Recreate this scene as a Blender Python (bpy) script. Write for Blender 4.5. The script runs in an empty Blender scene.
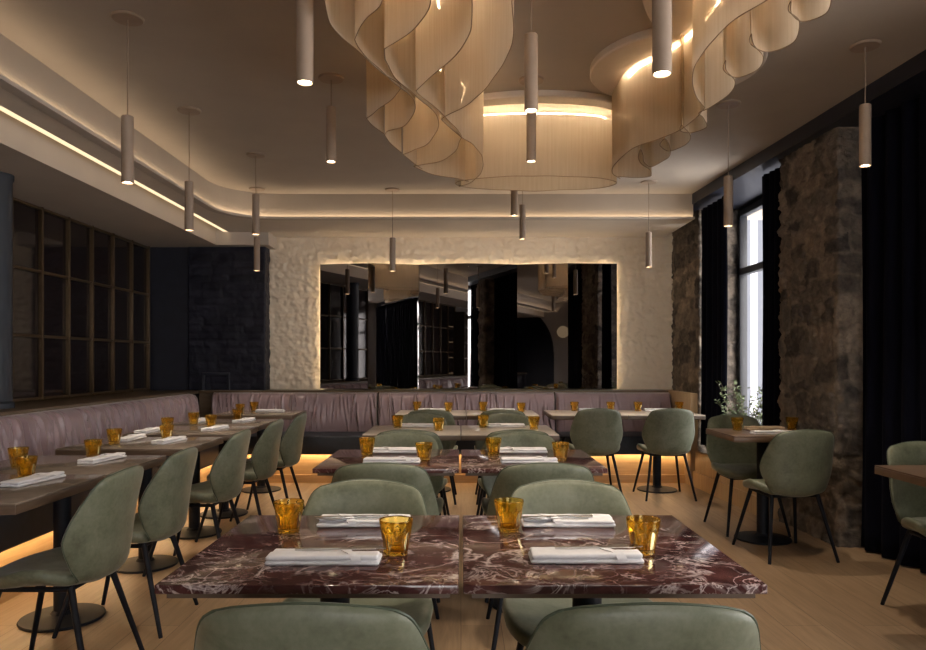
import bpy, bmesh, math, random
from mathutils import Vector, Matrix, noise
R = math.radians
PI = math.pi
C = bpy.context.scene.collection
rnd = random.Random(7)

# ------------------------------------------------------------------ helpers
class MB:
    """collects shapes; build() links them as ONE mesh object"""
    def __init__(s): s.v = []; s.f = []; s.sm = []
    def add(s, vs, fs, smooth=False):
        b = len(s.v); s.v += [tuple(p) for p in vs]
        for f in fs: s.f.append([b + i for i in f]); s.sm.append(smooth)
    def box(s, x0, x1, y0, y1, z0, z1, bev=0.0, seg=2, mat=None):
        bm = bmesh.new(); bmesh.ops.create_cube(bm, size=1)
        for v in bm.verts:
            v.co = Vector((x0 + (v.co.x + .5) * (x1 - x0), y0 + (v.co.y + .5) * (y1 - y0), z0 + (v.co.z + .5) * (z1 - z0)))
        if bev > 0: bmesh.ops.bevel(bm, geom=bm.edges[:], offset=bev, segments=seg, profile=.5, affect='EDGES')
        s.bm(bm, mat, bev > 0)
    def bm(s, bm, mat=None, smooth=False):
        bm.verts.index_update()
        vs = [(mat @ v.co if mat else v.co.copy()) for v in bm.verts]
        fs = [[v.index for v in f.verts] for f in bm.faces]
        bm.free(); s.add(vs, fs, smooth)
    def tube(s, pts, radii, n=12, caps=True):
        pts = [Vector(p) for p in pts]
        if not hasattr(radii, '__len__'): radii = [radii] * len(pts)
        vs = []; fs = []
        up = None
        for i, p in enumerate(pts):
            d = (pts[min(i + 1, len(pts) - 1)] - pts[max(i - 1, 0)]).normalized()
            if up is None: up = Vector((0, 0, 1)) if abs(d.z) < .9 else Vector((1, 0, 0))
            a = d.cross(up).normalized(); b = a.cross(d).normalized(); up = b
            for k in range(n):
                t = 2 * PI * k / n
                vs.append(p + (a * math.cos(t) + b * math.sin(t)) * radii[i])
        for i in range(len(pts) - 1):
            for k in range(n):
                fs.append([i * n + k, i * n + (k + 1) % n, (i + 1) * n + (k + 1) % n, (i + 1) * n + k])
        if caps:
            fs.append(list(range(n))[::-1]); fs.append([(len(pts) - 1) * n + k for k in range(n)])
        s.add(vs, fs, True)
    def loop_tube(s, pts, r, n=8):
        pts = [Vector(p) for p in pts]; m = len(pts); vs = []; fs = []; up = None
        for i, p in enumerate(pts):
            d = (pts[(i + 1) % m] - pts[i - 1]).normalized()
            if up is None: up = Vector((0, 0, 1)) if abs(d.z) < .9 else Vector((1, 0, 0))
            a = d.cross(up).normalized(); b = a.cross(d).normalized(); up = b
            for k in range(n):
                t = 2 * PI * k / n; vs.append(p + (a * math.cos(t) + b * math.sin(t)) * r)
        for i in range(m):
            j = (i + 1) % m
            for k in range(n): fs.append([i * n + k, i * n + (k + 1) % n, j * n + (k + 1) % n, j * n + k])
        s.add(vs, fs, True)
    def lathe(s, prof, n=32, c=(0, 0), smooth=True, sx=1, sy=1):
        vs = []; fs = []
        for (r, z) in prof:
            for k in range(n):
                t = 2 * PI * k / n; vs.append((c[0] + sx * r * math.cos(t), c[1] + sy * r * math.sin(t), z))
        m = len(prof)
        for i in range(m - 1):
            for k in range(n): fs.append([i * n + k, i * n + (k + 1) % n, (i + 1) * n + (k + 1) % n, (i + 1) * n + k])
        if prof[0][0] > 1e-6: fs.append(list(range(n))[::-1])
        if prof[-1][0] > 1e-6: fs.append([(m - 1) * n + k for k in range(n)])
        s.add(vs, fs, smooth)
    def build(s, name, m, parent=None, loc=None, autosmooth=35, attr=None):
        me = bpy.data.meshes.new(name)
        me.from_pydata(s.v, [], s.f); me.update()
        me.polygons.foreach_set('use_smooth', s.sm)
        if any(s.sm) and autosmooth:
            try: me.set_sharp_from_angle(angle=R(autosmooth))
            except Exception: pass
        if attr:
            a = me.attributes.new('tone', 'FLOAT', 'POINT'); a.data.foreach_set('value', attr)
        o = bpy.data.objects.new(name, me)
        if m: me.materials.append(m)
        C.objects.link(o)
        if parent: o.parent = parent
        if loc: o.location = loc
        return o

def fix_normals(o):
    bm = bmesh.new(); bm.from_mesh(o.data); bmesh.ops.recalc_face_normals(bm, faces=bm.faces[:]); bm.to_mesh(o.data); bm.free()
    return o

def thing(name, label, cat, loc=(0, 0, 0), rz=0, group=None):
    o = bpy.data.objects.new(name, None); C.objects.link(o); o.empty_display_size = .05
    o.location = loc; o.rotation_euler = (0, 0, rz); o['label'] = label; o['category'] = cat
    if group: o['group'] = group
    return o
def tag(o, label, cat, group=None):
    o['label'] = label; o['category'] = cat
    if group: o['group'] = group
    return o
def struct(o): o['kind'] = 'structure'; return o
def dup(root, loc, rz=0, label=None, group=None):
    r = root.copy(); C.objects.link(r); r.location = loc; r.rotation_euler = (0, 0, rz)
    if label: r['label'] = label
    if group: r['group'] = group
    for ch in list(root.children):
        c = ch.copy(); C.objects.link(c); c.parent = r
        for g in list(ch.children):
            d = g.copy(); C.objects.link(d); d.parent = c
    return r

# ------------------------------------------------------------------ materials
def new_mat(name):
    m = bpy.data.materials.new(name); m.use_nodes = True
    nt = m.node_tree; b = nt.nodes['Principled BSDF']
    return m, nt, b
def N(nt, t, **kw):
    n = nt.nodes.new(t)
    for k, v in kw.items(): setattr(n, k, v)
    return n
def setin(n, **kw):
    for k, v in kw.items():
        n.inputs[k.replace('_', ' ')].default_value = v
def ramp(nt, fac, stops, interp='LINEAR'):
    n = N(nt, 'ShaderNodeValToRGB'); cr = n.color_ramp; cr.interpolation = interp
    while len(cr.elements) < len(stops): cr.elements.new(.5)
    for e, (p, c) in zip(cr.elements, stops):
        e.position = p; e.color = (*c, 1) if len(c) == 3 else c
    nt.links.new(fac, n.inputs[0]); return n.outputs[0]
def coords(nt, kind='Object', scale=(1, 1, 1)):
    if kind == 'World':
        g = N(nt, 'ShaderNodeNewGeometry').outputs['Position']
    else:
        g = N(nt, 'ShaderNodeTexCoord').outputs[kind]
    mp = N(nt, 'ShaderNodeMapping'); mp.inputs['Scale'].default_value = scale
    nt.links.new(g, mp.inputs['Vector']); return mp.outputs[0]
def noise_tex(nt, vec, scale, detail=4, rough=.55, dist=0):
    n = N(nt, 'ShaderNodeTexNoise'); setin(n, Scale=scale, Detail=detail, Roughness=rough, Distortion=dist)
    nt.links.new(vec, n.inputs['Vector']); return n.outputs['Fac']
def bump(nt, b, h, strength=.3, dist=.01):
    n = N(nt, 'ShaderNodeBump'); setin(n, Strength=strength, Distance=dist)
    nt.links.new(h, n.inputs['Height']); nt.links.new(n.outputs[0], b.inputs['Normal'])
def simple(name, col, rough=.5, metal=0, var=0.12, scale=20, bmp=0, kind='Object', spec=.5, stretch=(1, 1, 1)):
    m, nt, b = new_mat(name)
    v = coords(nt, kind, stretch); f = noise_tex(nt, v, scale)
    lo = tuple(max(0, c * (1 - var)) for c in col); hi = tuple(min(1, c * (1 + var)) for c in col)
    nt.links.new(ramp(nt, f, [(.3, lo), (.7, hi)]), b.inputs['Base Color'])
    setin(b, Roughness=rough, Metallic=metal); b.inputs['Specular IOR Level'].default_value = spec
    if bmp: bump(nt, b, noise_tex(nt, v, scale * 4), bmp, .004)
    return m
def emit(name, col, s):
    m = bpy.data.materials.new(name); m.use_nodes = True; nt = m.node_tree; nt.nodes.clear()
    e = N(nt, 'ShaderNodeEmission'); e.inputs[0].default_value = (*col, 1); e.inputs[1].default_value = s
    o = N(nt, 'ShaderNodeOutputMaterial'); nt.links.new(e.outputs[0], o.inputs[0]); return m

M = {}
WARM = (1, .70, .40)
M['cove_led'] = emit('cove_led', (1, .76, .50), 4.2)
M['slot_led'] = emit('slot_led', (1, .74, .45), .62)
M['halo_led'] = emit('halo_led', (1, .74, .46), 5)
M['plinth_led'] = emit('plinth_led', (1, .66, .34), 22)
M['ring_led'] = emit('ring_led', (1, .82, .60), 26)
M['lens'] = emit('lens', (1, .78, .5), 12)
M['globe'] = emit('globe', (1, .72, .42), .2)
M['plaster'] = simple('plaster', (.39, .335, .28), .8, var=.04, scale=3, bmp=.02, kind='World')
M['soffit'] = simple('soffit', (.58, .51, .44), .75, var=.04, scale=3, kind='World')
M['soffit_lit'] = simple('soffit_lit', (.74, .66, .57), .75, var=.04, scale=3, kind='World')  # soffit colour lightened to stand in for light bounced up at the back
M['canopy_white'] = simple('canopy_white', (.60, .52, .44), .7, var=.03)
M['navy_paint'] = simple('navy_paint', (.009, .010, .020), .55, var=.25, scale=8, bmp=.1)
M['navy_trim'] = simple('navy_trim', (.014, .016, .028), .4, var=.2, scale=6)
M['column_paint'] = simple('column_paint', (.011, .016, .027), .5, var=.2, scale=6, bmp=.15)
M['brown_wall'] = simple('brown_wall', (.09, .07, .058), .7, var=.1, scale=4)
M['pale_wall'] = simple('pale_wall', (.30, .27, .25), .8, var=.05, scale=3)
M['black_metal'] = simple('black_metal', (.005, .0065, .011), .55, var=.2, scale=15, spec=.2)
M['pendant_metal'] = simple('pendant_metal', (.30, .225, .17), .5, var=.05)
M['cord'] = simple('cord', (.26, .20, .15), .6)
M['bronze'] = simple('bronze', (.13, .085, .045), .4, metal=.5, var=.12)
M['napkin'] = simple('napkin', (.74, .74, .77), .85, var=.04, scale=60, bmp=.15)
M['napkin_tan'] = simple('napkin_tan', (.55, .42, .29), .85, var=.06, scale=60, bmp=.15)
M['steel'] = simple('steel', (.55, .54, .52), .25, metal=1, var=.05)
M['plant_leaf'] = simple('plant_leaf', (.13, .17, .08), .6, var=.35, scale=14)
M['plant_stem'] = simple('plant_stem', (.10, .08, .05), .8)
M['pebble'] = simple('pebble', (.62, .60, .56), .7, var=.15, scale=25)
M['soil'] = simple('soil', (.05, .04, .03), .9)
M['window_frame'] = simple('window_frame', (.014, .016, .022), .4)
M['seat_navy'] = simple('seat_navy', (.012, .018, .028), .45, var=.25, scale=18, bmp=.15)
M['gray_post'] = simple('gray_post', (.42, .42, .45), .7)
M['facade'] = simple('facade', (.36, .36, .38), .85, var=.06, scale=.6)
M['shelf_wood'] = simple('shelf_wood', (.05, .035, .025), .5)
M['bottle'] = simple('bottle', (.05, .04, .02), .15)
M['curtain'] = simple('curtain', (.003, .0033, .0085), .95, var=.25, scale=30, spec=.08, stretch=(1, 1, .15))
M['curtain'].node_tree.nodes['Principled BSDF'].inputs['Sheen Weight'].default_value = .012
def mk_wood(name, c0, c1, rough, sc=(1, 1, 1), kind='World', grain=40):
    m, nt, b = new_mat(name)
    v = coords(nt, kind, sc)
    f = noise_tex(nt, v, grain, 5, .6, .6)
    nt.links.new(ramp(nt, f, [(.28, c0), (.72, c1)]), b.inputs['Base Color'])
    setin(b, Roughness=rough); bump(nt, b, f, .08, .002); return m
M['plinth_wood'] = mk_wood('plinth_wood', (.40, .25, .115), (.54, .36, .18), .45, (.06, .06, 1))
M['oak_panel'] = mk_wood('oak_panel', (.40, .27, .15), (.54, .38, .22), .45, (1, 1, .06))
M['ledge_wood'] = mk_wood('ledge_wood', (.115, .08, .05), (.175, .125, .08), .4, (.08, .08, 1))
M['walnut'] = mk_wood('walnut', (.11, .066, .042), (.175, .11, .07), .42, (.25, .25, 1), grain=30)
M['edge_wood'] = mk_wood('edge_wood', (.085, .055, .036), (.12, .08, .054), .4, (.15, .15, 1))
# floor: long oak boards
def mk_floor():
    m, nt, b = new_mat('oak_floor')
    v = coords(nt, 'World')
    mp = N(nt, 'ShaderNodeMapping'); mp.inputs['Rotation'].default_value = (0, 0, R(-90)); nt.links.new(v, mp.inputs['Vector'])
    br = N(nt, 'ShaderNodeTexBrick'); br.offset = .37
    setin(br, Scale=1.0, Mortar_Size=.0016, Mortar_Smooth=.2, Bias=0, Brick_Width=1.7, Row_Height=.19)
    br.inputs['Color1'].default_value = (.275, .185, .113, 1); br.inputs['Color2'].default_value = (.335, .230, .142, 1)
    br.inputs['Mortar'].default_value = (.12, .072, .040, 1)
    nt.links.new(mp.outputs[0], br.inputs['Vector'])
    g = noise_tex(nt, coords(nt, 'World', (16, 1.2, 1)), 2.2, 6, .62, .8)
    gc = ramp(nt, g, [(.25, (.70, .68, .64)), (.75, (1.14, 1.14, 1.14))])
    mx = N(nt, 'ShaderNodeMixRGB', blend_type='MULTIPLY'); mx.inputs[0].default_value = 1
    nt.links.new(br.outputs[0], mx.inputs[1]); nt.links.new(gc, mx.inputs[2])
    nt.links.new(mx.outputs[0], b.inputs['Base Color']); setin(b, Roughness=.42)
    bump(nt, b, g, .06, .002); return m
M['oak_floor'] = mk_floor()
def mk_marble():
    m, nt, b = new_mat('red_marble')
    v = coords(nt, 'World', (1, 1.25, 1))
    base = ramp(nt, noise_tex(nt, v, 7, 5, .6, 1.2), [(.3, (.030, .012, .012)), (.55, (.072, .026, .025)), (.78, (.125, .055, .048))])
    def vein(scale, dist, w, amp, seed):
        mp = N(nt, 'ShaderNodeMapping'); mp.inputs['Location'].default_value = (seed, seed * 1.7, seed * .6); nt.links.new(v, mp.inputs['Vector'])
        f = noise_tex(nt, mp.outputs[0], scale, 5, .55, dist)
        a = N(nt, 'ShaderNodeMath', operation='SUBTRACT'); a.inputs[1].default_value = .5; nt.links.new(f, a.inputs[0])
        c = N(nt, 'ShaderNodeMath', operation='ABSOLUTE'); nt.links.new(a.outputs[0], c.inputs[0])
        r = ramp(nt, c.outputs[0], [(0, (amp,) * 3), (w * .4, (amp * .55,) * 3), (w, (0, 0, 0))])
        # veins fade in and out across the slab
        p = noise_tex(nt, mp.outputs[0], scale * .9, 2)
        q = ramp(nt, p, [(.42, (0, 0, 0)), (.62, (1, 1, 1))])
        mm = N(nt, 'ShaderNodeMixRGB', blend_type='MULTIPLY'); mm.inputs[0].default_value = 1
        nt.links.new(r, mm.inputs[1]); nt.links.new(q, mm.inputs[2]); return mm.outputs[0]
    v1 = vein(2.6, 1.8, .020, 1.0, 3.1); v2 = vein(6.5, 1.4, .022, .8, 9.4); v3 = vein(13, .8, .022, .35, 17.3)
    s = N(nt, 'ShaderNodeMixRGB', blend_type='ADD'); s.inputs[0].default_value = 1; nt.links.new(v1, s.inputs[1]); nt.links.new(v2, s.inputs[2])
    s2 = N(nt, 'ShaderNodeMixRGB', blend_type='ADD'); s2.inputs[0].default_value = 1; s2.use_clamp = True; nt.links.new(s.outputs[0], s2.inputs[1]); nt.links.new(v3, s2.inputs[2])
    mx = N(nt, 'ShaderNodeMixRGB'); nt.links.new(s2.outputs[0], mx.inputs[0]); nt.links.new(base, mx.inputs[1]); mx.inputs[2].default_value = (.56, .47, .46, 1)
    nt.links.new(mx.outputs[0], b.inputs['Base Color']); setin(b, Roughness=.10)
    return m
M['red_marble'] = mk_marble()
def mk_stone_top(name, c0, c1):
    m, nt, b = new_mat(name)
    v = coords(nt, 'World')
    f = noise_tex(nt, v, 14, 6, .6, .5)
    nt.links.new(ramp(nt, f, [(.3, c0), (.7, c1)]), b.inputs['Base Color']); setin(b, Roughness=.16)
    return m
M['taupe_top'] = mk_stone_top('taupe_top', (.18, .145, .118), (.25, .203, .168))
M['pale_lit_top'] = mk_stone_top('pale_lit_top', (.54, .465, .395), (.64, .565, .49))  # pale stone, lightened further to stand in for wall reflections and window light
def mk_leather():
    m, nt, b = new_mat('green_leather')
    v = coords(nt, 'World')
    f = noise_tex(nt, v, 9, 6, .65, .3); g = noise_tex(nt, v, 70, 3)
    mx = N(nt, 'ShaderNodeMath', operation='MULTIPLY_ADD'); mx.inputs[1].default_value = .35; nt.links.new(g, mx.inputs[0]); nt.links.new(f, mx.inputs[2])
    nt.links.new(ramp(nt, mx.outputs[0], [(.45, (.080, .091, .056)), (.62, (.122, .136, .089)), (.85, (.170, .184, .130))]), b.inputs['Base Color'])
    setin(b, Roughness=.46); b.inputs['Specular IOR Level'].default_value = .5
    b.inputs['Sheen Weight'].default_value = .18; b.inputs['Sheen Roughness'].default_value = .4
    bump(nt, b, g, .12, .002); return m
M['green_leather'] = mk_leather()
M['green_piping'] = simple('green_piping', (.055, .073, .048), .5)
def mk_velvet():
    m, nt, b = new_mat('mauve_satin')
    v = coords(nt, 'World')
    f = noise_tex(nt, v, 6, 4)
    nt.links.new(ramp(nt, f, [(.3, (.29, .202, .222)), (.7, (.37, .268, .292))]), b.inputs['Base Color'])
    setin(b, Roughness=.30); b.inputs['Sheen Weight'].default_value = .35
    return m
M['mauve_satin'] = mk_velvet()
def mk_tone(name, stops, rough, sc, bs, bd, mixf=.5):
    m, nt, b = new_mat(name)
    a = N(nt, 'ShaderNodeAttribute'); a.attribute_name = 'tone'
    v = coords(nt, 'World')
    f = noise_tex(nt, v, sc, 8, .65)
    mx = N(nt, 'ShaderNodeMath', operation='MULTIPLY_ADD'); mx.inputs[1].default_value = mixf; nt.links.new(f, mx.inputs[0])
    sb = N(nt, 'ShaderNodeMath', operation='SUBTRACT'); sb.inputs[1].default_value = mixf / 2; nt.links.new(a.outputs['Fac'], sb.inputs[0])
    nt.links.new(sb.outputs[0], mx.inputs[2])
    nt.links.new(ramp(nt, mx.outputs[0], stops), b.inputs['Base Color']); setin(b, Roughness=rough); b.inputs['Specular IOR Level'].default_value = .25
    f2 = noise_tex(nt, v, sc * 3, 8, .7)
    bump(nt, b, f2, bs, bd); return m
M['rubble_stone'] = mk_tone('rubble_stone', [(.1, (.070, .062, .058)), (.4, (.175, .148, .125)), (.65, (.29, .238, .19)), (.95, (.52, .42, .32))], .9, 11, 1, .03, 1.1)
M['cream_brick'] = mk_tone('cream_brick', [(0, (.46, .36, .25)), (.3, (.84, .715, .555)), (1, (.88, .78, .635))], .75, 12, .35, .01)
M['navy_brick'] = mk_tone('navy_brick', [(0, (.008, .008, .014)), (.5, (.017, .0175, .029)), (1, (.030, .031, .048))], .42, 12, .5, .01)
def mk_mirror():
    m, nt, b = new_mat('smoked_mirror'); v = coords(nt)
    nt.links.new(ramp(nt, noise_tex(nt, v, 2), [(.3, (.29, .275, .275)), (.7, (.30, .285, .285))]), b.inputs['Base Color']); setin(b, Metallic=1, Roughness=.015); return m
M['smoked_mirror'] = mk_mirror()
def mk_darkglass():
    m, nt, b = new_mat('dark_glass'); v = coords(nt)
    nt.links.new(ramp(nt, noise_tex(nt, v, 2), [(.3, (.012, .008, .009)), (.7, (.016, .011, .011))]), b.inputs['Base Color']); setin(b, Roughness=.06); b.inputs['Specular IOR Level'].default_value = .6; return m
M['dark_glass'] = mk_darkglass()
def mk_pane():
    m = bpy.data.materials.new('clear_pane'); m.use_nodes = True; nt = m.node_tree; nt.nodes.clear()
    t = N(nt, 'ShaderNodeBsdfTransparent'); t.inputs[0].default_value = (.95, .95, .97, 1)
    g = N(nt, 'ShaderNodeBsdfGlossy'); g.inputs['Roughness'].default_value = .02
    fr = N(nt, 'ShaderNodeFresnel'); fr.inputs[0].default_value = 1.45
    gm = N(nt, 'ShaderNodeNewGeometry'); iv = N(nt, 'ShaderNodeMath', operation='SUBTRACT'); iv.inputs[0].default_value = 1; nt.links.new(gm.outputs['Backfacing'], iv.inputs[1])
    mu = N(nt, 'ShaderNodeMath', operation='MULTIPLY'); nt.links.new(fr.outputs[0], mu.inputs[0]); nt.links.new(iv.outputs[0], mu.inputs[1])
    mx = N(nt, 'ShaderNodeMixShader'); nt.links.new(mu.outputs[0], mx.inputs[0]); nt.links.new(t.outputs[0], mx.inputs[1]); nt.links.new(g.outputs[0], mx.inputs[2])
    o = N(nt, 'ShaderNodeOutputMaterial'); nt.links.new(mx.outputs[0], o.inputs[0]); return m
M['clear_pane'] = mk_pane()
def mk_amber():
    m = bpy.data.materials.new('amber_glass'); m.use_nodes = True; nt = m.node_tree; nt.nodes.clear()
    v = coords(nt); c = ramp(nt, noise_tex(nt, v, 30), [(.3, (.985, .84, .42)), (.7, (.99, .87, .48))])
    gl = N(nt, 'ShaderNodeBsdfGlass'); gl.inputs['Roughness'].default_value = .0; gl.inputs['IOR'].default_value = 1.48; nt.links.new(c, gl.inputs[0])
    tr = N(nt, 'ShaderNodeBsdfTranslucent'); tr.inputs[0].default_value = (.9, .55, .10, 1)
    mx = N(nt, 'ShaderNodeMixShader'); mx.inputs[0].default_value = .05; nt.links.new(gl.outputs[0], mx.inputs[1]); nt.links.new(tr.outputs[0], mx.inputs[2])
    o = N(nt, 'ShaderNodeOutputMaterial'); nt.links.new(mx.outputs[0], o.inputs[0]); return m
M['amber_glass'] = mk_amber()
def mk_sheer():
    m = bpy.data.materials.new('sheer_fabric'); m.use_nodes = True; nt = m.node_tree; nt.nodes.clear()
    v = coords(nt, 'World', (30, 30, 1.2)); f = noise_tex(nt, v, 2.5, 4)
    c = ramp(nt, f, [(.3, (.62, .50, .36)), (.7, (.69, .57, .42))])
    d = N(nt, 'ShaderNodeBsdfDiffuse'); nt.links.new(c, d.inputs[0])
    tl = N(nt, 'ShaderNodeBsdfTranslucent'); nt.links.new(c, tl.inputs[0])
    g = N(nt, 'ShaderNodeBsdfGlossy'); g.inputs['Roughness'].default_value = .18; g.inputs[0].default_value = (.9, .8, .65, 1)
    t = N(nt, 'ShaderNodeBsdfTransparent'); t.inputs[0].default_value = (.93, .84, .70, 1)
    m1 = N(nt, 'ShaderNodeMixShader'); m1.inputs[0].default_value = .5; nt.links.new(d.outputs[0], m1.inputs[1]); nt.links.new(tl.outputs[0], m1.inputs[2])
    m2 = N(nt, 'ShaderNodeMixShader'); m2.inputs[0].default_value = .05; nt.links.new(m1.outputs[0], m2.inputs[1]); nt.links.new(g.outputs[0], m2.inputs[2])
    lw = N(nt, 'ShaderNodeLayerWeight'); lw.inputs[0].default_value = .35
    op = ramp(nt, lw.outputs['Facing'], [(0, (.20,) * 3), (.75, (.08,) * 3), (1, (.02,) * 3)])
    m3 = N(nt, 'ShaderNodeMixShader'); nt.links.new(op, m3.inputs[0]); nt.links.new(m2.outputs[0], m3.inputs[1]); nt.links.new(t.outputs[0], m3.inputs[2])
    o = N(nt, 'ShaderNodeOutputMaterial'); nt.links.new(m3.outputs[0], o.inputs[0]); return m
M['sheer_fabric'] = mk_sheer()
M['fabric_hem'] = simple('fabric_hem', (.20, .13, .075), .8)

# ------------------------------------------------------------------ the room
ZC, Z1, Z2 = 2.93, 2.67, 2.53          # main ceiling, upper soffit, lower soffit
YB, YREAR = 8.27, -4.2
XSC = -3.50
def XW(y): return 2.80 - .054 * y

b = MB(); b.box(-3.9, 3.6, YREAR - .95, YB + .3, -.12, 0); struct(b.build('floor', M['oak_floor']))
b = MB(); b.box(-3.9, 3.6, YREAR - .95, YB + .3, ZC, ZC + .15); struct(b.build('ceiling', M['plaster']))

# a wall as a displaced sheet that follows a plan path; courses of stones or bricks
def courses(z0, z1, rows, lens, seed):
    r = random.Random(seed); out = []; z = z0
    while z < z1:
        h = r.uniform(*rows); cuts = [-r.uniform(0, lens[1])]
        while cuts[-1] < 9: cuts.append(cuts[-1] + r.uniform(*lens))
        out.append((z, z + h, cuts, [r.random() for _ in cuts], [r.uniform(-1, 1) for _ in cuts])); z += h
    return out
def path_wall(name, pts, z0, z1, mat, res, layout, bulge, joint, rough, warp, jtone, back=.12, tone_rng=(.15, .72), pits=(), nf=2.2):
    segs = []; s = 0
    for a, c in zip(pts[:-1], pts[1:]):
        a = Vector(a); c = Vector(c); L = (c - a).length; d = (c - a) / L
        segs.append((s, L, a, d, Vector((-d.y, d.x)))); s += L
    cols = []
    for i, (s0, L, a, d, n) in enumerate(segs):
        k = max(2, round(L / res))
        for j in range(k + (1 if i == len(segs) - 1 else 0)):
            nn = n.copy()
            if j == 0 and i > 0: nn = (n + segs[i - 1][4]).normalized()
            cols.append((s0 + L * j / k, a + d * (L * j / k), nn))
    nz = round((z1 - z0) / res); V = []; T = []; F = []
    for (u, p, n) in cols:
        for j in range(nz + 1):
            z = z0 + (z1 - z0) * j / nz
            q = Vector((u * 3, z * 3, 1.7 + len(name)))
            uu = u + warp * noise.noise(q * 1.6) + warp * .5 * noise.noise(q * 5)
            zz = z + warp * noise.noise(q * 1.6 + Vector((9, 4, 2))) + warp * .4 * noise.noise(q * 5 + Vector((3, 8, 1)))
            row = next((r_ for r_ in layout if r_[0] <= zz < r_[1]), layout[0] if zz < layout[0][0] else layout[-1])
            k = 0
            while k < len(row[2]) - 2 and row[2][k + 1] < uu: k += 1
            e = min(uu - row[2][k], row[2][k + 1] - uu, zz - row[0], row[1] - zz)
            t = max(0, min(1, e / joint)); t = t * t * (3 - 2 * t)
            h = bulge * t * (.65 + .35 * row[4][k]) + rough * noise.fractal(q * nf, .8, 2.1, 5)
            for (pu, pz, pr) in pits:
                dd = math.hypot(u - pu, z - pz)
                if dd < pr: h -= .012 * (1 - dd / pr)
            V.append((p.x + n.x * h, p.y + n.y * h, z))
            T.append((tone_rng[0] + (tone_rng[1] - tone_rng[0]) * row[3][k]) * t + jtone * (1 - t))
    m = nz + 1
    for i in range(len(cols) - 1):
        for j in range(nz): F.append([i * m + j, i * m + j + 1, (i + 1) * m + j + 1, (i + 1) * m + j])
    mb = MB(); mb.add(V, F, True)
    # side returns so that the sheet has thickness
    for ci in (0, len(cols) - 1):
        u, p, n = cols[ci]; base = len(mb.v)
        mb.v += [(p.x - n.x * back, p.y - n.y * back, z0 + (z1 - z0) * j / nz) for j in range(m)]; T += [jtone] * m
        for j in range(nz):
            f = [ci * m + j, ci * m + j + 1, base + j + 1, base + j]; mb.f.append(f if ci else f[::-1]); mb.sm.append(False)
    return mb.build(name, mat, None, autosmooth=0, attr=T)

# path walks so that the left-hand normal faces the room
lay = courses(.0, 2.9, (.07, .085), (.18, .25), 5)
wb = path_wall('wall_back', [(2.5, YB), (-2.22, YB)], .86, 2.72, M['cream_brick'], .0135, lay, .007, .016, .013, .03, .4, back=.1, tone_rng=(.4, .75), nf=6,
               pits=[(3.76, 2.50, .022), (3.79, 2.50, .022), (3.72, 2.54, .012), (4.52, 1.02, .035), (4.2, 1.9, .02), (.3, 2.2, .02), (.22, 1.6, .02), (1.6, 2.57, .02), (2.8, 2.6, .02)])
# flip so its left normal faces -Y
struct(wb)
b = MB(); b.box(-3.9, 3.3, YB + .06, YB + .2, 0, ZC); struct(b.build('wall_back', M['navy_paint']))
lay = courses(0, 2.9, (.075, .09), (.2, .26), 8)
struct(path_wall('wall_back', [(-2.20, 8.27), (-2.20, 8.08), (-3.06, 8.08)], .86, 2.6, M['navy_brick'], .016, lay, .008, .014, .009, .008, .3, back=.02))
b = MB(); b.box(-3.6, -3.05, 8.10, 8.3, 0, 2.6); struct(b.build('wall_back', M['navy_paint']))
b = MB()
for (x0, x1, z0, z1) in ((-2.90, -2.87, .9, 1.10), (-2.62, -2.59, .9, 1.10), (-2.90, -2.59, 1.09, 1.12)): b.box(x0, x1, 8.05, 8.10, z0, z1, .004)
struct(b.build('trim_1', M['navy_trim']))

# right wall: rubble piers between window bays
lay = courses(-.1, 3, (.07, .24), (.10, .34), 11)
struct(path_wall('wall_right', [(2.92, 7.48), (XW(7.48) + .08, 7.48), (XW(YB) + .08, YB)], 0, 2.93, M['rubble_stone'], .014, lay, .016, .022, .017, .07, .55, nf=7))
lay = courses(-.1, 3, (.07, .24), (.10, .34), 23)
struct(path_wall('wall_right', [(2.92, 4.84), (XW(4.84), 4.84), (XW(5.62), 5.62), (2.92, 5.62)], 0, 2.93, M['rubble_stone'], .013, lay, .016, .022, .018, .07, .55, nf=7))
lay = courses(-.1, 3, (.11, .30), (.16, .50), 31)
struct(path_wall('wall_right', [(2.92, 2.75), (XW(2.75), 2.75), (XW(3.05), 3.05), (2.92, 3.05)], 0, 2.93, M['rubble_stone'], .03, lay, .03, .05, .028, .05, .42))
struct(path_wall('wall_right', [(2.92, -.55), (XW(-.5), -.55), (XW(.1), .15), (2.92, .15)], 0, 2.93, M['rubble_stone'], .03, lay, .03, .05, .028, .05, .42))
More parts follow.
